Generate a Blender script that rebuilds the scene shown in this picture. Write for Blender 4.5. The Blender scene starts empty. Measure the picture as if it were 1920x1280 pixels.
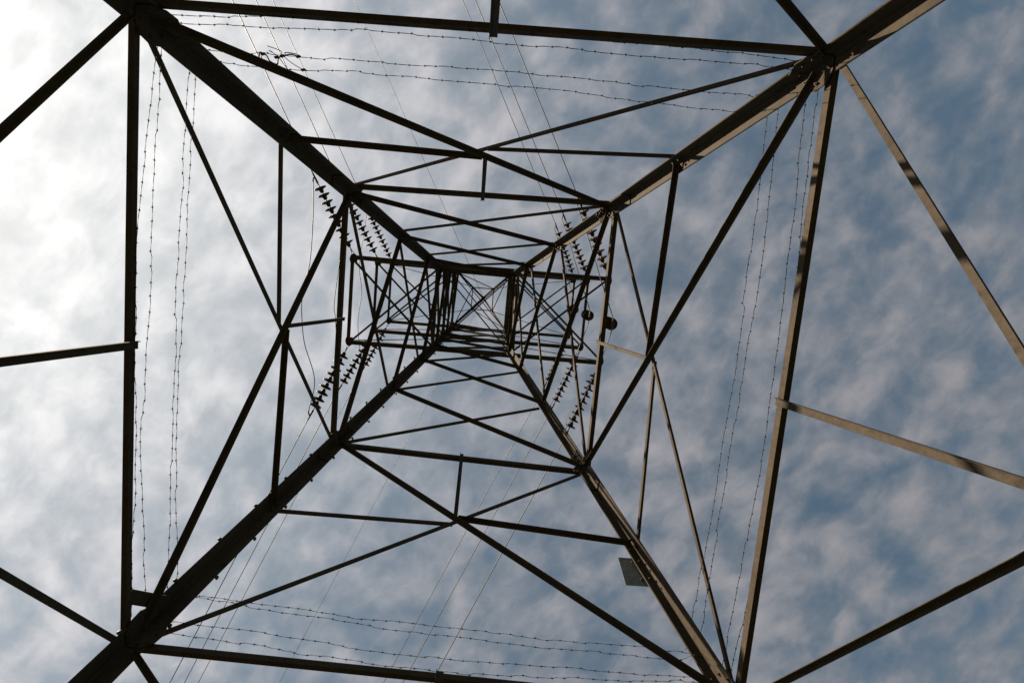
import bpy, math, random
from mathutils import Vector, Matrix
random.seed(11)
rad = math.radians
scene = bpy.context.scene
COL = scene.collection

# ------------------------------------------------------------------ camera
cam_data = bpy.data.cameras.new("camera")
cam = bpy.data.objects.new("camera", cam_data)
COL.objects.link(cam)
cam_data.sensor_fit = 'HORIZONTAL'
cam_data.sensor_width = 36.0
cam_data.lens = 36.0 * 1050.0 / 1920.0
cam_data.clip_start = 0.05
cam_data.clip_end = 20000.0
CAM_R = ((0.99597670, -0.08406728, -0.03103401),      # right
         (-0.08022818, -0.99078342, 0.10914051),      # up
         (-0.03992313, -0.10621160, -0.99354177))     # back
m = Matrix.Identity(4)
for c in range(3):
    for r in range(3):
        m[r][c] = CAM_R[c][r]
m[0][3], m[1][3], m[2][3] = 0.25898, -0.68173, 1.5
cam.matrix_world = m
scene.camera = cam

# ------------------------------------------------------------------ light
SUN_DIR = Vector((-0.7606, -0.1130, 0.6393)).normalized()
SUN_ELEV = math.asin(SUN_DIR.z)
SUN_ROT = math.atan2(SUN_DIR.x, SUN_DIR.y)

scene.view_settings.view_transform = 'Standard'
scene.view_settings.look = 'None'
scene.view_settings.gamma = 1.0
scene.view_settings.exposure = 1.9
scene.view_settings.use_curve_mapping = False

sun_data = bpy.data.lights.new("sun", 'SUN')
sun_data.energy = 5.0
sun_data.angle = rad(0.55)
sun_data.color = (1.0, 0.80, 0.58)
sun = bpy.data.objects.new("sun", sun_data)
COL.objects.link(sun)
sun.rotation_euler = (-SUN_DIR).to_track_quat('-Z', 'Y').to_euler()
sun.location = SUN_DIR * 60

SKY_STRENGTH = 0.05
BROAD_AT = (4.1, 15.3, 0.0)
world = bpy.data.worlds.new("World")
scene.world = world
world.use_nodes = True
nt = world.node_tree
nt.nodes.clear()

def N(tree, typ, **kw):
    n = tree.nodes.new(typ)
    for k, v in kw.items():
        setattr(n, k, v)
    return n

def math_node(tree, op, a, b=None, c=None, clamp=False):
    n = N(tree, 'ShaderNodeMath', operation=op, use_clamp=clamp)
    for i, v in enumerate((a, b, c)):
        if v is None:
            continue
        if isinstance(v, (int, float)):
            n.inputs[i].default_value = v
        else:
            tree.links.new(v, n.inputs[i])
    return n.outputs[0]

def vmath(tree, op, a, b=None, scale=None):
    n = N(tree, 'ShaderNodeVectorMath', operation=op)
    for i, v in enumerate((a, b)):
        if v is None:
            continue
        if isinstance(v, (tuple, list, Vector)):
            n.inputs[i].default_value = tuple(v)
        else:
            tree.links.new(v, n.inputs[i])
    if scale is not None:
        n.inputs['Scale'].default_value = scale
    return n.outputs['Value'] if op == 'DOT_PRODUCT' else n.outputs[0]

def noise(tree, vec, scale, detail=5.0, rough=0.55, dist=0.0, lac=2.0):
    n = N(tree, 'ShaderNodeTexNoise')
    tree.links.new(vec, n.inputs['Vector'])
    n.inputs['Scale'].default_value = scale
    n.inputs['Detail'].default_value = detail
    n.inputs['Roughness'].default_value = rough
    n.inputs['Lacunarity'].default_value = lac
    n.inputs['Distortion'].default_value = dist
    return n

def maprange(tree, v, a, b, c=0.0, d=1.0, smooth=True):
    n = N(tree, 'ShaderNodeMapRange')
    n.interpolation_type = 'SMOOTHSTEP' if smooth else 'LINEAR'
    tree.links.new(v, n.inputs['Value'])
    for k, x in zip(('From Min', 'From Max', 'To Min', 'To Max'), (a, b, c, d)):
        n.inputs[k].default_value = x
    return n.outputs['Result']

def mixcol(tree, fac, a, b, blend='MIX'):
    n = N(tree, 'ShaderNodeMix', data_type='RGBA', blend_type=blend)
    if isinstance(fac, (int, float)):
        n.inputs['Factor'].default_value = fac
    else:
        tree.links.new(fac, n.inputs['Factor'])
    for key, v in ((6, a), (7, b)):
        if isinstance(v, tuple):
            n.inputs[key].default_value = v if len(v) == 4 else v + (1.0,)
        else:
            tree.links.new(v, n.inputs[key])
    return n.outputs[2]

def build_world():
    t = nt
    tc = N(t, 'ShaderNodeTexCoord')
    d = vmath(t, 'NORMALIZE', tc.outputs['Generated'])
    sky = N(t, 'ShaderNodeTexSky', sky_type='NISHITA', sun_disc=False)
    sky.sun_elevation = SUN_ELEV
    sky.sun_rotation = SUN_ROT
    sky.altitude = 60
    sky.air_density = 1.0
    sky.dust_density = 0.6
    sky.ozone_density = 0.2
    # a cloud sheet far overhead: direction -> position on a flat layer
    sep = N(t, 'ShaderNodeSeparateXYZ')
    t.links.new(d, sep.inputs[0])
    z = math_node(t, 'MAXIMUM', sep.outputs[2], 0.10)
    inv = math_node(t, 'DIVIDE', 1.0, z)
    pv = N(t, 'ShaderNodeVectorMath', operation='SCALE')
    t.links.new(d, pv.inputs[0])
    t.links.new(inv, pv.inputs['Scale'])
    p = pv.outputs[0]
    # soft altocumulus: puffs, drawn out along the wind, with finer wisps
    w1 = noise(t, p, 5.0, 4.0, 0.55)
    wv = vmath(t, 'SUBTRACT', w1.outputs['Color'], (0.5, 0.5, 0.5))
    pw = vmath(t, 'ADD', p, vmath(t, 'SCALE', wv, scale=0.09))
    mr = N(t, 'ShaderNodeMapping')
    t.links.new(pw, mr.inputs['Vector'])
    mr.inputs['Rotation'].default_value = (0, 0, rad(52))
    mp = N(t, 'ShaderNodeMapping')
    t.links.new(mr.outputs[0], mp.inputs['Vector'])
    mp.inputs['Scale'].default_value = (0.78, 1.15, 0.0)
    rows = noise(t, mp.outputs[0], 14.5, 6.0, 0.55)
    p2 = vmath(t, 'ADD', pw, (3.1, 7.7, 0.0))
    puffs = noise(t, p2, 10.0, 5.0, 0.48)
    broad = noise(t, vmath(t, 'ADD', p, BROAD_AT), 1.15, 2.0, 0.5)
    a = math_node(t, 'MULTIPLY', rows.outputs['Fac'], 0.46)
    b = math_node(t, 'MULTIPLY_ADD', puffs.outputs['Fac'], 0.52, a)
    dens = math_node(t, 'MULTIPLY_ADD', broad.outputs['Fac'], 0.40, b)
    cover = maprange(t, dens, 0.48, 0.89)
    # light scattered forward through the thin sheet, strongest near the sun
    cosv = vmath(t, 'DOT_PRODUCT', d, tuple(SUN_DIR))
    cpos = math_node(t, 'MAXIMUM', cosv, 0.0)
    c5 = math_node(t, 'POWER', cpos, 4.0)
    c40 = math_node(t, 'POWER', cpos, 30.0)
    l1 = math_node(t, 'MULTIPLY_ADD', cosv, 0.12, 0.275)
    l2 = math_node(t, 'MULTIPLY_ADD', c5, 0.62, l1)
    lum = math_node(t, 'MULTIPLY_ADD', c40, 0.16, l2)
    thick = maprange(t, dens, 0.50, 1.0, 0.84, 1.26)
    lum = math_node(t, 'MULTIPLY', lum, thick)
    lum = math_node(t, 'DIVIDE', lum, SKY_STRENGTH * 3.73)
    far = mixcol(t, cover, (0.90, 0.98, 1.07, 1.0), (0.99, 0.965, 1.025, 1.0))
    tint = mixcol(t, c5, far, (1.0, 0.99, 0.965))
    ccol = vmath(t, 'SCALE', tint)
    t.links.new(lum, ccol.node.inputs['Scale'])
    # thin veil between the clouds, milkier towards the sun
    c2 = math_node(t, 'POWER', cpos, 2.0)
    veil = math_node(t, 'MULTIPLY_ADD', c5, 0.26, math_node(t, 'MULTIPLY_ADD', c2, 0.54, 0.12))
    fac = math_node(t, 'MULTIPLY', math_node(t, 'SUBTRACT', 1.0, math_node(t, 'MULTIPLY', cover, 0.92)), math_node(t, 'SUBTRACT', 1.0, veil))
    fac = math_node(t, 'SUBTRACT', 1.0, fac)
    up = maprange(t, sep.outputs[2], 0.0, 0.12)
    fac = math_node(t, 'MULTIPLY', fac, up)
    clear = mixcol(t, 1.0, sky.outputs[0], (0.46, 0.55, 0.49, 1.0), 'MULTIPLY')
    col = mixcol(t, fac, clear, ccol)
    bg = N(t, 'ShaderNodeBackground')
    bg.inputs['Strength'].default_value = SKY_STRENGTH
    t.links.new(col, bg.inputs['Color'])
    out = N(t, 'ShaderNodeOutputWorld')
    t.links.new(bg.outputs[0], out.inputs['Surface'])

build_world()

# ------------------------------------------------------------------ materials
def new_mat(name):
    mt = bpy.data.materials.new(name)
    mt.use_nodes = True
    t = mt.node_tree
    return mt, t, t.nodes['Principled BSDF']

def mat_steel(name, c1, c2, rust, rough=0.62, spec=0.25, bump=0.12):
    mt, t, b = new_mat(name)
    tc = N(t, 'ShaderNodeTexCoord')
    o = tc.outputs['Object']
    n1 = noise(t, o, 2.2, 5.0, 0.6)
    n2 = noise(t, o, 26.0, 4.0, 0.65)
    n3 = noise(t, o, 6.0, 6.0, 0.7, 0.6)
    base = mixcol(t, maprange(t, n1.outputs['Fac'], 0.35, 0.68), c1 + (1,), c2 + (1,))
    st = maprange(t, n3.outputs['Fac'], 0.56, 0.72, 0.0, 0.75)
    base = mixcol(t, st, base, rust + (1,))
    sp = maprange(t, n2.outputs['Fac'], 0.30, 0.70, 0.72, 1.12, False)
    cc = N(t, 'ShaderNodeCombineColor')
    for i in range(3):
        t.links.new(sp, cc.inputs[i])
    base = mixcol(t, 1.0, base, cc.outputs[0], 'MULTIPLY')
    t.links.new(base, b.inputs['Base Color'])
    b.inputs['Roughness'].default_value = rough
    b.inputs['Specular IOR Level'].default_value = spec
    bp = N(t, 'ShaderNodeBump')
    bp.inputs['Strength'].default_value = bump
    bp.inputs['Distance'].default_value = 0.004
    t.links.new(n2.outputs['Fac'], bp.inputs['Height'])
    t.links.new(bp.outputs[0], b.inputs['Normal'])
    return mt

STEEL = mat_steel("weathered_galvanised_steel", (0.041, 0.034, 0.0265), (0.030, 0.0245, 0.019), (0.016, 0.011, 0.0075), 0.8, 0.08)
STEEL_DARK = mat_steel("dark_weathered_steel", (0.055, 0.046, 0.038), (0.045, 0.038, 0.03), (0.035, 0.025, 0.018), 0.75, 0.12)
BOLT = mat_steel("bolt_steel", (0.05, 0.04, 0.033), (0.04, 0.03, 0.025), (0.03, 0.02, 0.015), 0.7, 0.15)
FITTING = mat_steel("forged_fitting_steel", (0.045, 0.042, 0.04), (0.035, 0.032, 0.03), (0.03, 0.022, 0.018), 0.6, 0.15)
CABLE = mat_steel("aluminium_conductor", (0.08, 0.08, 0.083), (0.07, 0.07, 0.072), (0.06, 0.057, 0.055), 0.6, 0.2)
BARB = mat_steel("rusted_barbed_wire", (0.05, 0.038, 0.03), (0.04, 0.03, 0.024), (0.035, 0.02, 0.014), 0.8, 0.1)
CERAMIC = mat_steel("brown_glazed_ceramic", (0.030, 0.017, 0.013), (0.025, 0.014, 0.011), (0.020, 0.013, 0.010), 0.5, 0.15, 0.0)
PLATE = mat_steel("painted_plate_back", (0.15, 0.165, 0.168), (0.13, 0.145, 0.148), (0.085, 0.092, 0.092), 0.6, 0.2, 0.03)
CONCRETE = mat_steel("footing_concrete", (0.30, 0.29, 0.27), (0.24, 0.23, 0.21), (0.15, 0.145, 0.13), 0.9, 0.2, 0.5)

def mat_ground():
    mt, t, b = new_mat("dry_field_soil_and_grass")
    tc = N(t, 'ShaderNodeTexCoord')
    o = tc.outputs['Object']
    n1 = noise(t, o, 0.12, 6.0, 0.6)
    n2 = noise(t, o, 3.0, 6.0, 0.7)
    c = mixcol(t, maprange(t, n1.outputs['Fac'], 0.4, 0.62), (0.030, 0.034, 0.014, 1), (0.050, 0.043, 0.026, 1))
    c = mixcol(t, maprange(t, n2.outputs['Fac'], 0.45, 0.7, 0, 0.7), c, (0.022, 0.024, 0.012, 1))
    t.links.new(c, b.inputs['Base Color'])
    b.inputs['Roughness'].default_value = 0.95
    b.inputs['Specular IOR Level'].default_value = 0.1
    bp = N(t, 'ShaderNodeBump')
    bp.inputs['Distance'].default_value = 0.05
    t.links.new(n2.outputs['Fac'], bp.inputs['Height'])
    t.links.new(bp.outputs[0], b.inputs['Normal'])
    return mt
GROUND = mat_ground()

# ------------------------------------------------------------------ mesh helpers
class MB:
    def __init__(self):
        self.v, self.f, self.s = [], [], []
    def add(self, vs, fs, smooth=False):
        k = len(self.v)
        self.v += [tuple(x) for x in vs]
        self.f += [tuple(i + k for i in f) for f in fs]
        self.s += [smooth] * len(fs)
    def mesh(self, name, mat):
        me = bpy.data.meshes.new(name)
        me.from_pydata(self.v, [], self.f)
        me.polygons.foreach_set('use_smooth', self.s)
        me.materials.append(mat)
        me.update()
        return me
    def build(self, name, mat, parent=None):
        return place(name, self.mesh(name, mat), parent)

def place(name, me, parent=None, mat4=None):
    o = bpy.data.objects.new(name, me)
    COL.objects.link(o)
    if parent is not None:
        o.parent = parent
    if mat4 is not None:
        if parent is None:
            o.matrix_world = mat4
        else:
            o.matrix_local = mat4
    return o

def empty(name, loc=(0, 0, 0), mat4=None):
    o = bpy.data.objects.new(name, None)
    o.empty_display_size = 0.2
    COL.objects.link(o)
    if mat4 is not None:
        o.matrix_world = mat4
    else:
        o.location = loc
    return o

def tag(o, label=None, cat=None, group=None, kind=None):
    if label: o['label'] = label
    if cat: o['category'] = cat
    if group: o['group'] = group
    if kind: o['kind'] = kind
    return o

def perp(d, v):
    v = v - d * v.dot(d)
    return v.normalized()

def angle_bar(mb, P, Q, e1, e2, w1, w2=None, t=None):
    """rolled L-section from P to Q, heel on the line, flanges along e1 and e2, with a rounded root"""
    w2 = w2 or w1
    t = t or max(0.006, w1 * 0.1)
    P, Q = Vector(P), Vector(Q)
    r = t * 0.8
    prof = [(0, 0), (w1, 0), (w1, t * 0.7), (w1 - t * 0.3, t), (t + r, t), (t, t + r), (t, w2 - t * 0.3), (t * 0.7, w2), (0, w2)]
    n = len(prof)
    vs = [P + e1 * a + e2 * b for a, b in prof] + [Q + e1 * a + e2 * b for a, b in prof]
    fs = [(i, (i + 1) % n, n + (i + 1) % n, n + i) for i in range(n)]
    fs += [tuple(range(n))[::-1], tuple(range(n, 2 * n))]
    if e1.cross(e2).dot(Q - P) < 0:
        fs = [f[::-1] for f in fs]
    mb.add(vs, fs)

def box_bar(mb, P, Q, u, v, a, b):
    P, Q = Vector(P), Vector(Q)
    c = [(-a, -b), (a, -b), (a, b), (-a, b)]
    vs = [P + u * x + v * y for x, y in c] + [Q + u * x + v * y for x, y in c]
    fs = [(0, 1, 5, 4), (1, 2, 6, 5), (2, 3, 7, 6), (3, 0, 4, 7), (3, 2, 1, 0), (4, 5, 6, 7)]
    if u.cross(v).dot(Q - P) < 0:
        fs = [f[::-1] for f in fs]
    mb.add(vs, fs)

def frame_of(d):
    d = d.normalized()
    a = Vector((0, 0, 1)) if abs(d.z) < 0.9 else Vector((1, 0, 0))
    u = d.cross(a).normalized()
    return u, d.cross(u).normalized()

def tube(mb, pts, r, n=6, caps=True):
    pts = [Vector(p) for p in pts]
    rs = r if isinstance(r, (list, tuple)) else [r] * len(pts)
    vs, fs = [], []
    u = None
    for i, p in enumerate(pts):
        d = (pts[min(i + 1, len(pts) - 1)] - pts[max(i - 1, 0)]).normalized()
        if u is None:
            u, v = frame_of(d)
        else:
            u = perp(d, u)
            v = d.cross(u)
        for k in range(n):
            a = 2 * math.pi * k / n
            vs.append(p + (u * math.cos(a) + v * math.sin(a)) * rs[i])
    for i in range(len(pts) - 1):
        for k in range(n):
            fs.append((i * n + k, i * n + (k + 1) % n, (i + 1) * n + (k + 1) % n, (i + 1) * n + k))
    mb.add(vs, fs, True)
    if caps:
        mb.add(vs[:n], [tuple(range(n))[::-1]])
        mb.add(vs[-n:], [tuple(range(n))])

def lathe(mb, prof, n=20, M=None):
    """prof: (r, z) pairs turned about z"""
    M = M or Matrix.Identity(4)
    vs, fs = [], []
    for r, z in prof:
        for k in range(n):
            a = 2 * math.pi * k / n
            vs.append(M @ Vector((r * math.cos(a), r * math.sin(a), z)))
    for i in range(len(prof) - 1):
        for k in range(n):
            fs.append((i * n + k, i * n + (k + 1) % n, (i + 1) * n + (k + 1) % n, (i + 1) * n + k))
    mb.add(vs, fs, True)

def torus(mb, M, R, r, sx=1.0, n=14, k=6):
    vs, fs = [], []
    for i in range(n):
        a = 2 * math.pi * i / n
        for j in range(k):
            b = 2 * math.pi * j / k
            vs.append(M @ Vector(((R + r * math.cos(b)) * math.cos(a) * sx, (R + r * math.cos(b)) * math.sin(a), r * math.sin(b))))
    for i in range(n):
        for j in range(k):
            fs.append((i * k + j, ((i + 1) % n) * k + j, ((i + 1) % n) * k + (j + 1) % k, i * k + (j + 1) % k))
    mb.add(vs, fs, True)

def plate_poly(mb, pts, nrm, t):
    pts = [Vector(p) for p in pts]
    n = len(pts)
    area = sum(((pts[i] - pts[0]).cross(pts[(i + 1) % n] - pts[0]) for i in range(n)), Vector())
    if area.dot(nrm) < 0:
        pts = pts[::-1]
    vs = [p - nrm * t / 2 for p in pts] + [p + nrm * t / 2 for p in pts]
    fs = [tuple(range(n))[::-1], tuple(range(n, 2 * n))]
    fs += [(i, (i + 1) % n, n + (i + 1) % n, n + i) for i in range(n)]
    mb.add(vs, fs)

def hexbolt(mb, P, nrm, r=0.0125, h=0.010, shank=0.012):
    u, v = frame_of(nrm)
    P = Vector(P)
    a0 = random.random()
    def ring(rr, z, n=6):
        return [P + nrm * z + (u * math.cos(a0 + 2 * math.pi * k / n) + v * math.sin(a0 + 2 * math.pi * k / n)) * rr for k in range(n)]
    vs = ring(r, 0) + ring(r, h) + ring(r * .5, h) + ring(r * .5, h + shank)
    fs = []
    for s in range(3):
        fs += [(s * 6 + k, s * 6 + (k + 1) % 6, s * 6 + 6 + (k + 1) % 6, s * 6 + 6 + k) for k in range(6)]
    fs.append(tuple(range(18, 24)))
    mb.add(vs, fs)

def mat_from(P, zdir, xhint=None):
    z = zdir.normalized()
    if xhint is None:
        x, y = frame_of(z)
        y = z.cross(x)
    else:
        x = perp(z, xhint)
        y = z.cross(x)
    return Matrix(((x.x, y.x, z.x, P[0]), (x.y, y.y, z.y, P[1]), (x.z, y.z, z.z, P[2]), (0, 0, 0, 1)))

def smooth_path(pts, per=8):
    pts = [Vector(p) for p in pts]
    ext = [pts[0] * 2 - pts[1]] + pts + [pts[-1] * 2 - pts[-2]]
    out = []
    for i in range(1, len(ext) - 2):
        p0, p1, p2, p3 = ext[i - 1:i + 3]
        for k in range(per):
            t = k / per
            out.append(0.5 * ((2 * p1) + (p2 - p0) * t + (2 * p0 - 5 * p1 + 4 * p2 - p3) * t * t + (3 * p1 - p0 - 3 * p2 + p3) * t ** 3))
    out.append(pts[-1])
    return out

# ------------------------------------------------------------------ ground
mb = MB()
S, G = 4000.0, 40
vs, fs = [], []
for j in range(G + 1):
    for i in range(G + 1):
        u, v = i / G * 2 - 1, j / G * 2 - 1
        x, y = math.copysign(abs(u) ** 3, u) * S, math.copysign(abs(v) ** 3, v) * S
        r = math.hypot(x, y)
        vs.append((x, y, 0.0 if r < 9 else 0.12 * math.sin(x * 0.05) * math.cos(y * 0.043)))
for j in range(G):
    for i in range(G):
        a = j * (G + 1) + i
        fs.append((a, a + 1, a + G + 2, a + G + 1))
mb.add(vs, fs, True)
tag(mb.build("ground", GROUND), kind="structure")

# ------------------------------------------------------------------ tower geometry
Z0, Z1, Z2, Z3, Z4, Z5, Z6, Z7 = 5.512, 7.328, 8.840, 10.808, 12.381, 13.314, 15.907, 18.938
ZLOW, ZRING8, ZPEAK = 1.0, 20.45, 21.75
FOOT = {'A': (-3.214, -3.317), 'B': (3.745, -3.538), 'C': (3.619, 3.663), 'D': (-3.232, 3.282)}     # at the ground
WAIST = {'A': (-0.913, -0.857), 'B': (0.711, -0.857), 'C': (0.736, 0.845), 'D': (-0.915, 0.831)}    # at Z5 and above
PEAK = Vector((-0.095, -0.006, ZPEAK))

def node(l, z):
    if z <= Z5:
        t = z / Z5
        return Vector((FOOT[l][0] + (WAIST[l][0] - FOOT[l][0]) * t, FOOT[l][1] + (WAIST[l][1] - FOOT[l][1]) * t, z))
    if z <= Z7:
        return Vector((WAIST[l][0], WAIST[l][1], z))
    a = Vector((WAIST[l][0], WAIST[l][1], Z7))
    return a + (PEAK - a) * ((z - Z7) / (ZPEAK - Z7))

FACES = ['AB', 'BC', 'CD', 'DA']
NEXT = {'A': 'B', 'B': 'C', 'C': 'D', 'D': 'A'}
PREV = {v: k for k, v in NEXT.items()}
LEGT = 0.016

def inward(face, z):
    a, b = face
    P, Q = node(a, z), node(b, z)
    dz = 0.05 if z < Z5 - 0.1 or Z5 + .1 < z < Z7 - .1 else -0.05
    U = node(a, z + dz) - P
    n = (Q - P).cross(U).normalized()
    c = Vector((-0.1, 0, z)) - (P + Q) / 2
    return n if n.dot(c) > 0 else -n

tower = empty("transmission_tower", (0, 0, 0))
tag(tower, "tall dark steel lattice pylon with three pairs of crossarms, seen from beneath", "pylon")

# --- legs
LEG_BOLTS = {}
LEGW = {'A': (1.12, 1.12), 'B': (0.98, 1.10), 'C': (0.84, 1.16), 'D': (1.12, 1.12)}
for l in 'ABCD':
    mbl = MB()
    def legbar(za, zb, w, off=0.0, t=None, k=LEGW[l]):
        P, Q = node(l, za), node(l, zb)
        d = (Q - P).normalized()
        e1 = perp(d, node(NEXT[l], za) - P)
        e2 = perp(d, node(PREV[l], za) - P)
        o = (e1 + e2) * off
        angle_bar(mbl, P + o, Q + o, e1, e2, w * k[0], w * k[1], t or LEGT)
        return e1, e2
    legbar(0.15, Z2 + 0.05, 0.130, 0.0, 0.014)
    legbar(Z2 - 0.45, Z5 + 0.02, 0.115, 0.0145, 0.012)
    legbar(Z5 - 0.15, Z7 + 0.02, 0.10, 0.010, 0.010)
    leg = mbl.build("leg", STEEL, tower)
    mbp = MB()
    P, Q = node(l, Z7 - 0.05), node(l, ZPEAK)
    d = (Q - P).normalized()
    angle_bar(mbp, P, Q, perp(d, node(NEXT[l], Z7) - P), perp(d, node(PREV[l], Z7) - P), 0.046, t=0.006)
    mbp.build("peak_leg", STEEL, tower)
    LEG_BOLTS[l] = (leg, MB())
    mbf = MB()
    f = FOOT[l]
    lathe(mbf, [(0.0, 0.30), (0.40, 0.30), (0.43, 0.26), (0.48, -0.3), (0.0, -0.3)], 24, Matrix.Translation((f[0], f[1], 0)))
    mbf.build("footing", CONCRETE, tower)

def add_gusset(l, other, z, up, down, width, off=0.0):
    """gusset plate on the inner side of the leg flange in the face towards `other`"""
    face = l + other
    n = inward(face, z)
    P = node(l, z)
    ax = (node(l, z + 0.3) - P).normalized()
    e = perp(ax, node(other, z) - P)
    base = P + n * (LEGT + 0.006 + off)
    pts = [base - ax * down + e * 0.02, base - ax * down * 0.9 + e * width * 0.62, base - ax * down * 0.25 + e * width,
           base + ax * up * 0.25 + e * width * 1.06, base + ax * up * 0.75 + e * width * 0.72, base + ax * up + e * 0.03]
    g = MB()
    plate_poly(g, pts, n, 0.009)
    leg, bolts = LEG_BOLTS[l]
    g.build("gusset_plate", STEEL, leg)
    for a in (-down * .6, up * .55):
        for b in (0.085,):
            hexbolt(bolts, base + ax * (a + random.uniform(-.01, .01)) + e * b + n * 0.0045, n)
    for a in (-0.04, 0.05):
        hexbolt(bolts, base + ax * a + e * (width * .8) + n * 0.0045, n)

for l in 'ABCD':
    for o in (NEXT[l], PREV[l]):
        add_gusset(l, o, Z0 + 0.08, 0.27, 0.10, 0.185)
        add_gusset(l, o, Z2, 0.12, 0.11, 0.175)
        n = inward(l + o, Z2)
        P = node(l, Z2)
        ax = (node(l, Z2 + .3) - P).normalized()
        e = perp(ax, node(o, Z2) - P)
        for i in range(5):                                   # splice bolts where the leg section changes
            for b in (0.045, 0.075, 0.105):
                hexbolt(LEG_BOLTS[l][1], P + n * 0.031 + ax * (0.10 + i * 0.065) + e * (b + (0.012 if i % 2 else 0)), n, 0.013, 0.012, 0.012)
        for zz in (Z1, Z3, Z4):
            P = node(l, zz)
            for a in (-.05, .05):
                hexbolt(LEG_BOLTS[l][1], P + n * 0.031 + ax * a + e * 0.08, n, 0.015)
for l, (leg, b) in LEG_BOLTS.items():
    tag(b.build("bolts", BOLT, leg), kind="stuff")

# --- bracing
def brace(name, P, Q, n, w, inside, off=0.0, trim=(0.10, 0.10), mat=None, t=None, ratio=(0.66, 0.9), flip=False):
    """an angle bolted to the inner (inside) or outer side of the face whose inward normal is n"""
    P, Q = Vector(P), Vector(Q)
    d = (Q - P).normalized()
    P2, Q2 = P + d * trim[0], Q - d * trim[1]
    upv = n.cross(d)
    if upv.z < 0:
        upv = -upv
    upv = perp(d, upv)
    mbb = MB()
    if inside:
        if flip:
            upv = -upv
        o = n * (LEGT + 0.002 + off) - upv * w * 0.5
        angle_bar(mbb, P2 + o, Q2 + o, upv, n, w * ratio[0], w * ratio[1], t)
    else:
        o = -n * (0.002 + off) - upv * w * 0.5
        angle_bar(mbb, P2 + o, Q2 + o, upv, -n, w, w * (0.4 if flip else 0.75), t)
    return mbb.build(name, mat or STEEL, tower)

def ring_beam(face, z, w, wh=None, name="ring_beam", trim=0.06):
    a, b = face
    n = inward(face, z)
    P, Q = node(a, z), node(b, z)
    d = (Q - P).normalized()
    up = perp(d, perp(n, Vector((0, 0, 1))))
    outv = perp(d, -n)
    outh = perp(d, Vector((outv.x, outv.y, 0)))
    mbb = MB()
    o = -n * 0.004
    angle_bar(mbb, P + d * trim + o, Q - d * trim + o, up, outh, w, wh or w, 0.007)
    return mbb.build(name, STEEL, tower)

def x_panel(face, za, zb, wi, wo, trim=(0.12, 0.12), offi=0.0, offo=0.0, ratio=(0.66, 0.9), flip=False):
    a, b = face
    n = inward(face, (za + zb) / 2)
    brace("diagonal_brace", node(a, za), node(b, zb), n, wi, True, offi, trim, ratio=ratio, flip=True)
    brace("diagonal_brace", node(b, za), node(a, zb), n, wo, False, offo, trim, flip=flip)

def x_centre(face, za, zb):
    a, b = face
    p1, p2, p3, p4 = node(a, za), node(b, zb), node(b, za), node(a, zb)
    wl, wu = (p3 - p1).length, (p2 - p4).length
    return p1 + (p2 - p1) * (wl / (wl + wu))

for f in FACES:
    a, b = f
    # leg panel below the first ring
    x_panel(f, ZLOW, Z0, 0.048, 0.042, (0.10, 0.12), ratio=(0.8, 1.0), flip=True)
    n = inward(f, 3.5)
    X = x_centre(f, ZLOW, Z0)
    mid = (node(a, Z0) + node(b, Z0)) / 2
    d = (mid - X).normalized()
    brace("hanger", X, mid + d * 0.03, n, 0.050, True, 0.012, (0.05, 0.0), ratio=(1.15, 0.5))
    ring_beam(f, Z0, *((0.058, 0.046) if f == 'BC' else (0.048, 0.040)))
    # tall crossed panel
    n = inward(f, 7.0)
    x_panel(f, Z0, Z2, 0.062, 0.034, (0.14, 0.08))
    X = x_centre(f, Z0, Z2)
    brace("strut", node(a, Z1), X, n, 0.062, True, 0.009, (0.05, 0.03), flip=True)
    brace("strut", node(b, Z1), X, n, 0.038, False, 0.010, (0.05, 0.02))
    mid = (node(a, Z2) + node(b, Z2)) / 2
    d = (mid - X).normalized()
    brace("hanger", X, mid + d * 0.04, n, 0.042, True, 0.012, (0.05, 0.0), ratio=(1.1, 0.5))
    ring_beam(f, Z2, 0.06, 0.055)
    # upper body
    x_panel(f, Z2, Z3, 0.066, 0.040)
    x_panel(f, Z3, Z4, 0.062, 0.040, (0.05, 0.05))
    x_panel(f, Z4, Z5, 0.066, 0.045, (0.05, 0.05))
    # cage between the crossarms
    for za, zb in ((Z5, (Z5 + Z6) / 2), ((Z5 + Z6) / 2, Z6), (Z6, (Z6 + Z7) / 2), ((Z6 + Z7) / 2, Z7)):
        x_panel(f, za, zb, 0.066, 0.056, (0.03, 0.03), -0.004)
    for z in (Z5, Z6, Z7):
        ring_beam(f, z, 0.085 if f in ('AB', 'CD') else 0.06, trim=0.02)
    # peak pyramid
    n = inward(f, ZRING8)
    brace("peak_strut", node(a, ZRING8), node(b, ZRING8), n, 0.035, True, 0.0, (0.01, 0.01))
    brace("peak_strut", node(a, Z7), node(b, ZRING8), n, 0.033, True, 0.006, (0.04, 0.01))

# plan bracing inside the cage
for z in (Z5, Z6, Z7):
    for k, (a, b) in enumerate((('A', 'C'), ('B', 'D'))):
        P, Q = node(a, z), node(b, z)
        d = (Q - P).normalized()
        e = Vector((0, 0, 1)).cross(d)
        mbb = MB()
        zo = Vector((0, 0, 0.05 + 0.014 * k))
        angle_bar(mbb, P + d * .06 + zo, Q - d * .06 + zo, e, Vector((0, 0, 1)), 0.026, 0.026)
        mbb.build("plan_brace", STEEL, tower)

# small stay between the first ring and leg D, step bolts on leg D
mbb = MB()
P, Q = Vector((-2.30, 1.90, 5.56)), Vector((-2.17, 2.13, 5.86))
d = (Q - P).normalized()
u = perp(d, Vector((1, 0.3, 0)))
box_bar(mbb, P, Q, u, d.cross(u), 0.006, 0.052)
mbb.build("bracket", STEEL, tower)

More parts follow.
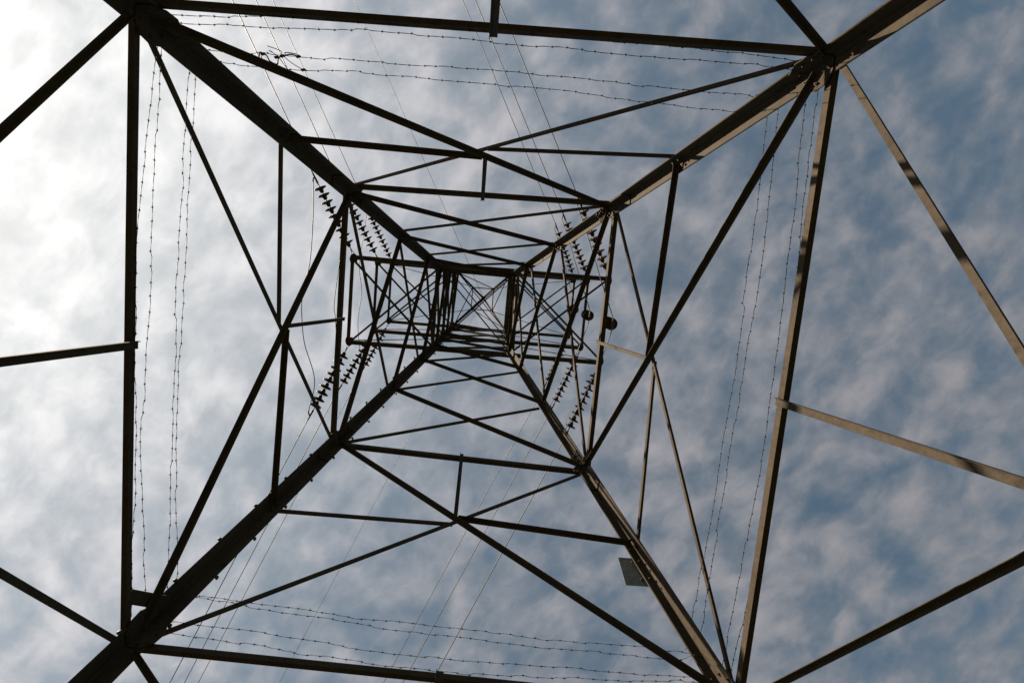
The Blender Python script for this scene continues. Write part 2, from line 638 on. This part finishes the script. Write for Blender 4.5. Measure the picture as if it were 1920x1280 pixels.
legD = LEG_BOLTS['D'][0]
ax = (node('D', 6) - node('D', 5)).normalized()
eA, eC = perp(ax, node('A', 6) - node('D', 6)), perp(ax, node('C', 6) - node('D', 6))
k = 0
z = 3.0
while z < Z7 - 0.3:
    side = k % 2
    P = node('D', z)
    w = 0.130 if z < Z2 else (0.129 if z < Z5 else 0.11)
    e, o = (eC, eA) if side == 0 else (eA, eC)
    # the bolt passes through one flange and stands out beyond the flange edge of the leg
    st = P + e * (w * 0.72) - o * 0.16
    en = P + e * (w * 0.72) + o * 0.03
    e_out = e
    st = P + e * (w + 0.040) + o * 0.004
    en = P + e * (w * 0.55) + o * 0.004
    sb = MB()
    dd = (en - st).normalized()
    M = mat_from(st, dd)
    lathe(sb, [(0.0, -0.003), (0.017, -0.001), (0.019, 0.006), (0.017, 0.013), (0.0085, 0.015), (0.0085, (en - st).length), (0.0, (en - st).length)], 10, M)
    lathe(sb, [(0.0086, 0.058), (0.018, 0.058), (0.018, 0.074), (0.0086, 0.074)], 6, M)
    sb.build("step_bolt", BOLT, legD)
    z += 0.275
    k += 1

# --- crossarms
ARM_X = {'left': -2.68, 'right': 2.645}
TIPS = {}
for lvl, z in ((5, Z5), (6, Z6), (7, Z7)):
    for side, legs in (('left', ('A', 'D')), ('right', ('B', 'C'))):
        tx = ARM_X[side] + {5: 0, 6: -0.03 if side == 'left' else -0.02, 7: -0.22 if side == 'left' else 0.06}[lvl]
        tips = []
        for l in legs:
            r = node(l, z)
            tip = Vector((tx, r.y * 1.01, z))
            tips.append(tip)
            d = (tip - r).normalized()
            outv = Vector((0, math.copysign(1, r.y), 0))
            mbb = MB()
            o = outv * -0.004
            angle_bar(mbb, r + o, tip - d * 0.03 + o, Vector((0, 0, 1)), outv, 0.095, 0.085)
            mbb.build("crossarm_chord", STEEL, tower)
            # tie rod rising from the tip to the cage
            top = node(l, z + (1.55 if lvl < 7 else 1.25)) if lvl < 7 else node(l, ZRING8)
            mbb = MB()
            tube(mbb, [tip + Vector((0, 0, 0.10)) - d * 0.05, top], 0.0095, 6)
            mbb.build("tie_rod", STEEL_DARK, tower)
            # tip plate
            mbb = MB()
            pts = []
            for a, rr in ((0, .085), (50, .10), (90, .125), (130, .10), (180, .085), (230, .10), (310, .10)):
                pts.append(tip + Vector((math.cos(rad(a)) * rr, math.sin(rad(a)) * rr * math.copysign(1, r.y), -0.008)))
            plate_poly(mbb, pts, Vector((0, 0, 1)), 0.014)
            for a in (0, 120, 240):
                hexbolt(mbb, tip + Vector((math.cos(rad(a)) * .045, math.sin(rad(a)) * .045, -0.015)), Vector((0, 0, -1)), 0.017)
            mbb.build("tip_plate", STEEL, tower)
            TIPS[(side, lvl, 'U' if l in 'AB' else 'L')] = tip
        P, Q = tips
        d = (Q - P).normalized()
        mbb = MB()
        sx = Vector((math.copysign(1, tx), 0, 0))
        angle_bar(mbb, P + d * .04 + Vector((0, 0, .002)), Q - d * .04 + Vector((0, 0, .002)), sx, Vector((0, 0, 1)), 0.062, 0.06)
        mbb.build("crossarm_end_beam", STEEL, tower)
        for kk, (p, q) in enumerate(((P, node(legs[1], z)), (Q, node(legs[0], z)))):
            d = (q - p).normalized()
            e = Vector((0, 0, 1)).cross(d)
            mbb = MB()
            zo = Vector((0, 0, 0.012 + 0.02 * kk))
            angle_bar(mbb, p + d * .05 + zo, q - d * .05 + zo, e, Vector((0, 0, 1)), 0.042, 0.042)
            mbb.build("crossarm_brace", STEEL, tower)

# peak cap
mbb = MB()
lathe(mbb, [(0, .16), (.02, .16), (.03, .06), (.06, .03), (.07, -.10), (.05, -.12), (0, -.12)], 10, Matrix.Translation(PEAK))
mbb.build("peak_cap", STEEL, tower)

# ------------------------------------------------------------------ insulators
def disc_mesh():
    d = MB()
    # metal cap, shed, ribbed underside, pin (string axis +z, cap first)
    lathe(d, [(0.0, 0.0), (0.026, 0.0), (0.036, 0.010), (0.043, 0.045), (0.048, 0.062), (0.075, 0.070), (0.110, 0.083), (0.125, 0.094),
              (0.127, 0.102), (0.121, 0.105), (0.104, 0.098), (0.098, 0.110), (0.088, 0.098), (0.074, 0.097), (0.068, 0.110), (0.056, 0.098),
              (0.030, 0.100), (0.022, 0.112), (0.015, 0.116), (0.012, 0.147), (0.0, 0.147)], 20)
    return d.mesh("insulator_disc", CERAMIC)
DISC = disc_mesh()

def link_mesh():
    b = MB()
    torus(b, Matrix.Translation((0, 0, 0.045)) @ Matrix.Rotation(rad(90), 4, 'X'), 0.032, 0.0085, 0.72)
    torus(b, Matrix.Translation((0, 0, 0.105)) @ Matrix.Rotation(rad(90), 4, 'Y'), 0.034, 0.0085, 1.0)
    tube(b, [(0, 0, 0.125), (0, 0, 0.185)], [0.010, 0.014], 8)
    return b.mesh("shackle_link", FITTING)
LINK = link_mesh()

def clamp_mesh():
    b = MB()
    tube(b, [(0, 0, 0), (0, 0, 0.05), (0, 0, 0.06), (0, 0, 0.24), (0, 0, 0.30)], [0.011, 0.012, 0.022, 0.018, 0.011], 8)
    # jumper lug with bolts
    tube(b, [(0.0, 0, 0.20), (0.05, 0, 0.155), (0.075, 0, 0.105)], [0.012, 0.013, 0.011], 6)
    box_bar(b, Vector((0.03, 0, 0.18)), Vector((0.075, 0, 0.12)), Vector((0, 1, 0)), Vector((0.6, 0, 0.8)), 0.018, 0.007)
    for z in (0.09, 0.14, 0.19):
        tube(b, [(0.0, -0.032, z), (0.0, 0.032, z)], 0.007, 6)
    return b.mesh("dead_end_clamp", FITTING)
CLAMP = clamp_mesh()
NDISC = 9

ENDS = {('left', 5, 'U'): (-3.375, -2.217, 13.114), ('left', 6, 'U'): (-3.427, -2.202, 15.707), ('left', 7, 'U'): (-3.630, -2.311, 18.738),
        ('right', 5, 'U'): (1.930, -2.275, 13.114), ('right', 6, 'U'): (1.903, -2.320, 15.707), ('right', 7, 'U'): (2.038, -2.362, 18.738),
        ('left', 5, 'L'): (-3.284, 2.292, 13.114), ('left', 6, 'L'): (-3.417, 2.307, 15.707), ('left', 7, 'L'): (-3.560, 2.391, 18.738),
        ('right', 5, 'L'): (2.095, 2.318, 13.114), ('right', 6, 'L'): (2.022, 2.457, 15.707), ('right', 7, 'L'): (2.059, 2.555, 18.738)}
AZ = {('left', 'U'): -27.6, ('right', 'U'): -28.7, ('left', 'L'): -23.4, ('right', 'L'): -23.8}
ORD = {5: "lowest", 6: "middle", 7: "topmost"}
RANK = {5: "outermost", 6: "middle", 7: "innermost"}
CORNER = {('left', 'U'): "upper left", ('right', 'U'): "upper right", ('left', 'L'): "lower left", ('right', 'L'): "lower right"}
CLAMP_END, CLAMP_LUG = {}, {}
for key, tip in TIPS.items():
    side, lvl, ud = key
    tgt = Vector(ENDS[key])
    start = tip + Vector((0, math.copysign(0.085, tip.y), -0.03))
    d = (tgt - start).normalized()
    L = 0.185 + NDISC * 0.146 + 0.12
    s = empty("insulator_string", mat4=mat_from(start, d, Vector((-1, 0, 0.0))))
    tag(s, "%s of the three brown disc insulator strings at the %s of the pylon's top" % (RANK[lvl], CORNER[(side, ud)]),
        "insulator", "tension insulator strings on the crossarm tips")
    place("shackle_link", LINK, s, Matrix.Identity(4))
    for i in range(NDISC):
        place("disc", DISC, s, Matrix.Translation((0, 0, 0.18 + i * 0.146)) @ Matrix.Rotation(random.uniform(-.03, .03), 4, 'X'))
    zc = 0.18 + NDISC * 0.146
    place("dead_end_clamp", CLAMP, s, Matrix.Translation((0, 0, zc)))
    M = mat_from(start, d, Vector((-1, 0, 0.0)))
    CLAMP_END[key] = M @ Vector((0, 0, zc + 0.295))
    CLAMP_LUG[key] = M @ Vector((0.075, 0, zc + 0.105))

# hanging strings that hold the jumpers on the right-hand arms
PILOT = {}
for lvl, z in ((5, Z5), (6, Z6), (7, Z7)):
    a, b = TIPS[('right', lvl, 'U')], TIPS[('right', lvl, 'L')]
    top = Vector((a.x + 0.03, 0.0, z))
    s = empty("hanging_insulator", mat4=mat_from(top, Vector((0, 0, -1)), Vector((1, 0, 0))))
    tag(s, {5: "short hanging insulator, nearest dark round disc right of the pylon's top",
            6: "short hanging insulator, second round disc from the right at the pylon's top",
            7: "short hanging insulator on the topmost right crossarm, farthest and partly hidden by braces"}[lvl], "insulator", "hanging jumper insulators")
    hb = MB()
    tube(hb, [(0, 0, -0.01), (0, 0, 0.10)], 0.012, 8)
    torus(hb, Matrix.Translation((0, 0, 0.05)) @ Matrix.Rotation(rad(90), 4, 'Y'), 0.03, 0.008)
    place("hanger_link", hb.mesh("hanger_link", FITTING), s, Matrix.Identity(4))
    for i in range(4):
        place("disc", DISC, s, Matrix.Translation((0, 0, 0.085 + i * 0.146)))
    cb = MB()
    tube(cb, [(0, 0, 0.66), (0, 0, 0.73)], 0.012, 8)
    tube(cb, [(0, -0.11, 0.725), (0, -0.05, 0.742), (0, 0.05, 0.742), (0, 0.11, 0.725)], [0.012, 0.02, 0.02, 0.012], 8)
    place("jumper_clamp", cb.mesh("jumper_clamp", FITTING), s, Matrix.Identity(4))
    PILOT[lvl] = top + Vector((0, 0, -0.742))

# ------------------------------------------------------------------ conductors and jumpers
def span(name, start, az, ysign, slope, curv, r, label, group, length=190.0):
    dv = Vector((math.sin(rad(az)), ysign * math.cos(rad(az)), 0))
    pts, dd = [], 0.0
    while dd < length:
        pts.append(start + dv * dd + Vector((0, 0, slope * dd + curv * dd * dd)))
        dd += 0.6 + dd * 0.06
    b = MB()
    tube(b, pts, r, 6)
    o = b.build(name, CABLE)
    tag(o, label, "power line", group)
    return o

for key in TIPS:
    side, lvl, ud = key
    span("conductor", CLAMP_END[key], AZ[(side, ud)], -1 if ud == 'U' else 1, -0.06, 0.00016, 0.0098,
         "thin power line from the %s insulator string at the %s of the pylon" % (RANK[lvl], CORNER[(side, ud)]),
         "conductors leaving the crossarms")
for ud, az, ys in (('upper', -27.9, -1), ('lower', -23.4, 1)):
    span("earth_wire", PEAK + Vector((0, 0.0, 0.1)), az, ys, -0.045, 0.00012, 0.0072,
         "single fine earth wire from the pylon's peak to the %s edge of the picture" % ('top' if ys < 0 else 'bottom'), "earth wires")

JUMP = {('left', 5): [(-3.34, -1.69, 12.66), (-3.34, -0.74, 12.60), (-3.45, -0.05, 12.58), (-3.44, 0.38, 12.58), (-3.37, 0.89, 12.60), (-3.17, 1.60, 12.68)],
        ('left', 6): [(-3.43, -1.80, 15.34), (-3.446, -1.117, 15.18), (-3.53, 0.145, 15.10), (-3.49, 0.556, 15.11), (-3.44, 1.50, 15.28)],
        ('left', 7): [(-3.70, -1.60, 18.36), (-3.728, -0.75, 18.20), (-3.60, 0.0, 18.14), (-3.67, 0.90, 18.18), (-3.60, 1.80, 18.36)]}
for side in ('left', 'right'):
    for lvl in (5, 6, 7):
        a, b = CLAMP_LUG[(side, lvl, 'U')], CLAMP_LUG[(side, lvl, 'L')]
        if side == 'left':
            mid = [Vector(p) for p in JUMP[(side, lvl)]]
        else:
            P = PILOT[lvl]
            mid = [a.lerp(P, 0.30) + Vector((0, 0, -0.14)), a.lerp(P, 0.66) + Vector((0.02, 0, -0.07)), P + Vector((0, -0.11, 0)), P + Vector((0, 0.11, 0)),
                   P.lerp(b, 0.30) + Vector((0.07, 0, -0.04)), P.lerp(b, 0.62) + Vector((0.06, 0, -0.12))]
        mbj = MB()
        tube(mbj, smooth_path([a] + mid + [b], 7), 0.0092, 6)
        o = mbj.build("jumper_wire", CABLE)
        tag(o, "%s slack jumper wire looping past the %s crossarm tips" % (RANK[lvl], side), "jumper wire", "jumper wires under the crossarms")

# ------------------------------------------------------------------ number plate on leg C
pl = empty("number_plate", (1.95, 2.2, 7.0))
tag(pl, "small blank grey rectangular plate fixed to the lower right leg", "sign")
n = inward('CD', 7.0)
axC = (node('C', 7.3) - node('C', 7.0)).normalized()
eD = perp(axC, node('D', 7) - node('C', 7))
hz = Vector((-1, 0, 0))
uz = perp(hz, axC)
nn = hz.cross(uz).normalized()
c0 = node('C', 6.99) - n * 0.02
inv = Matrix.Translation((-1.95, -2.2, -7.0))
b = MB()
w, h = 0.31, 0.41
pts = []
for (a, c) in ((-1, -1), (1, -1), (1, 1), (-1, 1)):
    for k in range(4):
        ang = {(-1, -1): 180, (1, -1): 270, (1, 1): 0, (-1, 1): 90}[(a, c)] + k * 30
        pts.append(inv @ (c0 + hz * (0.130 + a * (w / 2 - .012) + math.cos(rad(ang)) * .012) + uz * (c * (h / 2 - .012) + math.sin(rad(ang)) * .012)))
plate_poly(b, pts, nn, 0.004)
b.build("plate", PLATE, pl)
b = MB()
for s_ in (-0.12, 0.12):
    for t_ in (0.06, 0.14):
        hexbolt(b, inv @ (node('C', 6.99 + s_) + n * (LEGT + 0.001) + eD * t_), n, 0.012, 0.01, 0.01)
    b2 = MB()
    box_bar(b2, inv @ (c0 + hz * 0.02 + uz * s_ + n * 0.008), inv @ (c0 + hz * 0.115 + uz * s_ + n * 0.008), uz, n, 0.015, 0.003)
    b2.build("mounting_strap", BOLT, pl)
tag(b.build("bolts", BOLT, pl), kind="stuff")

# ------------------------------------------------------------------ barbed wire
STRANDS = {
 'AB': [[(-2.011, -2.293, 5.578), (-0.917, -2.329, 5.548), (1.438, -2.388, 5.570), (2.18, -2.402, 5.606)],
        [(-2.076, -2.269, 5.696), (-0.944, -2.308, 5.653), (0.181, -2.335, 5.671), (1.47, -2.369, 5.680), (2.201, -2.383, 5.71)],
        [(-2.044, -2.212, 5.999), (-1.037, -2.237, 6.013), (0.331, -2.274, 6.014), (1.607, -2.30, 6.062), (2.217, -2.306, 6.118)],
        [(-2.027, -2.182, 6.163), (-1.449, -2.196, 6.171), (-1.076, -2.208, 6.161), (0.269, -2.239, 6.189), (1.698, -2.254, 6.316), (2.174, -2.256, 6.377)]],
 'BC': [[(2.461, -2.257, 5.626), (2.459, -1.273, 5.581), (2.454, -0.591, 5.562), (2.431, 1.299, 5.557), (2.402, 2.298, 5.631)],
        [(2.439, -2.172, 5.718), (2.442, -1.279, 5.655), (2.424, 0.47, 5.636), (2.384, 2.175, 5.715)],
        [(2.373, -2.187, 6.015), (2.369, -1.304, 5.983), (2.343, 0.588, 5.987), (2.305, 2.24, 6.062)],
        [(2.35, -2.185, 6.115), (2.342, -1.314, 6.103), (2.312, 0.633, 6.123), (2.274, 2.332, 6.198)]],
 'CD': [[(-2.075, 2.244, 5.685), (0.009, 2.366, 5.575), (1.507, 2.429, 5.628), (2.3, 2.43, 5.66)],
        [(-2.114, 2.228, 5.754), (-0.005, 2.343, 5.691), (2.07, 2.433, 5.751)],
        [(-2.065, 2.178, 6.028), (-0.034, 2.299, 5.916), (1.879, 2.393, 5.91), (2.22, 2.37, 5.94)],
        [(-2.068, 2.17, 6.066), (-0.043, 2.284, 5.992), (2.156, 2.386, 6.02)]],
 'DA': [[(-2.231, -2.039, 5.693), (-2.255, -0.874, 5.568), (-2.26, -0.306, 5.549), (-2.263, 1.566, 5.56), (-2.262, 1.912, 5.568)],
        [(-2.223, -2.081, 5.736), (-2.231, -0.89, 5.707), (-2.242, -0.303, 5.654), (-2.248, 0.233, 5.624), (-2.249, 1.064, 5.631), (-2.241, 2.028, 5.692)],
        [(-2.176, -2.049, 6.01), (-2.188, -0.919, 5.952), (-2.195, -0.213, 5.927), (-2.198, 0.787, 5.92), (-2.2, 2.058, 5.929)],
        [(-2.159, -2.029, 6.105), (-2.174, -0.929, 6.037), (-2.181, -0.124, 6.006), (-2.186, 0.882, 5.99), (-2.184, 2.017, 6.022)]]}
FACE_NAME = {'AB': "top", 'BC': "right", 'CD': "bottom", 'DA': "left"}
STRAND_POS = ["outermost", "second from the frame edge", "third from the frame edge", "innermost"]
for f, ss in STRANDS.items():
    for k, pts in enumerate(ss):
        pts = [Vector(p) for p in pts]
        d0, d1 = (pts[0] - pts[1]).normalized(), (pts[-1] - pts[-2]).normalized()
        pts = [pts[0] + d0 * 0.16] + pts + [pts[-1] + d1 * 0.16]
        path = smooth_path(pts, 14)
        # resample by length, with the kinks of stretched wire
        L = [0.0]
        for i in range(1, len(path)):
            L.append(L[-1] + (path[i] - path[i - 1]).length)
        tot = L[-1]
        step = 0.0357
        nS = int(tot / step)
        res, j = [], 0
        kink = Vector((0, 0, 0))
        for i in range(nS + 1):
            s_ = tot * i / nS
            while j < len(L) - 2 and L[j + 1] < s_:
                j += 1
            p = path[j].lerp(path[j + 1], (s_ - L[j]) / max(1e-6, L[j + 1] - L[j]))
            if i % 3 == 0:
                kink = kink * 0.84 + Vector((random.gauss(0, .0042), random.gauss(0, .0042), random.gauss(0, .0048)))
            res.append(p + kink)
        root = empty("barbed_wire", pts[0])
        off = -pts[0]
        tag(root, "%s of the four barbed wire strands along the %s side" % (STRAND_POS[k], FACE_NAME[f]), "barbed wire", "anti-climb barbed wire strands")
        wb = MB()
        for ph in (0, math.pi):                               # two strands twisted together
            tp = []
            for i, p in enumerate(res):
                d = (res[min(i + 1, nS)] - res[max(i - 1, 0)]).normalized()
                u, v = frame_of(d)
                a = i * 1.05 + ph
                tp.append(p + off + (u * math.cos(a) + v * math.sin(a)) * 0.0014)
            tube(wb, tp, 0.0014, 4)
        wb.build("wire", BARB, root)
        bb = MB()
        for i in range(2, nS, 3):
            p = res[i].lerp(res[min(i + 1, nS)], random.uniform(-0.35, 0.35)) + off
            d = (res[min(i + 1, nS)] - res[i - 1]).normalized()
            u, v = frame_of(d)
            tube(bb, [p - d * 0.009, p - d * .004, p + d * .004, p + d * 0.009], [0.0025, 0.005, 0.005, 0.0025], 6)
            a0 = random.random() * 6.28
            for q in range(4):
                a = a0 + q * 1.57 + random.uniform(-.3, .3)
                e = (u * math.cos(a) + v * math.sin(a) + d * random.uniform(-.5, .5)).normalized()
                tube(bb, [p + d * (0.006 if q % 2 else -0.006), p + e * 0.0145], [0.0016, 0.0006], 3)
        tag(bb.build("barbs", BARB, root), kind="stuff")

# a knot of loose wire ends caught on the strands of the top side
tg = empty("wire_tangle", (-1.50, -2.21, 6.08))
tag(tg, "tangled knot of loose wire caught on the barbed strands near the upper left leg", "wire tangle")
b = MB()
o0 = Vector((-1.50, -2.21, 6.08))
def rel(*pp):
    return [Vector(p) - o0 for p in pp]
tube(b, smooth_path(rel((-1.66, -2.215, 6.03), (-1.64, -2.23, 5.99), (-1.60, -2.22, 6.01), (-1.595, -2.20, 6.07), (-1.56, -2.2, 6.12), (-1.52, -2.22, 6.04), (-1.47, -2.225, 6.005), (-1.41, -2.235, 5.985), (-1.36, -2.235, 6.01)), 6), 0.0055, 5)
tube(b, smooth_path(rel((-1.56, -2.2, 6.13), (-1.53, -2.23, 6.06), (-1.49, -2.22, 6.01), (-1.47, -2.24, 5.95), (-1.55, -2.25, 5.90)), 6), 0.003, 5)
tube(b, smooth_path(rel((-1.47, -2.225, 6.0), (-1.44, -2.21, 6.08), (-1.40, -2.2, 6.15), (-1.375, -2.195, 6.175)), 6), 0.003, 5)
tube(b, smooth_path(rel((-1.51, -2.22, 6.02), (-1.505, -2.205, 6.09), (-1.50, -2.19, 6.17)), 6), 0.003, 5)
tube(b, smooth_path(rel((-1.45, -2.23, 5.99), (-1.43, -2.23, 5.94), (-1.36, -2.235, 5.965), (-1.345, -2.235, 6.02)), 6), 0.0035, 5)
tube(b, smooth_path(rel((-1.64, -2.21, 6.02), (-1.66, -2.2, 6.07), (-1.655, -2.2, 6.11)), 6), 0.004, 5)
tube(b, smooth_path(rel((-1.52, -2.23, 6.02), (-1.56, -2.24, 5.96), (-1.545, -2.24, 5.985)), 5), 0.0025, 4)
b.build("loose_wire", BARB, tg)
b = MB()
for p in ((-1.36, -2.235, 6.01), (-1.375, -2.195, 6.172), (-1.62, -2.225, 6.0), (-1.53, -2.222, 6.03), (-1.475, -2.225, 6.0)):
    q = Vector(p) - o0
    tube(b, [q + Vector((-.02, 0, 0)), q + Vector((-.01, .004, 0)), q + Vector((.008, -.003, .003)), q + Vector((.02, 0, .004))], [.004, .012, .011, .004], 6)
b.build("wire_knots", BARB, tg)
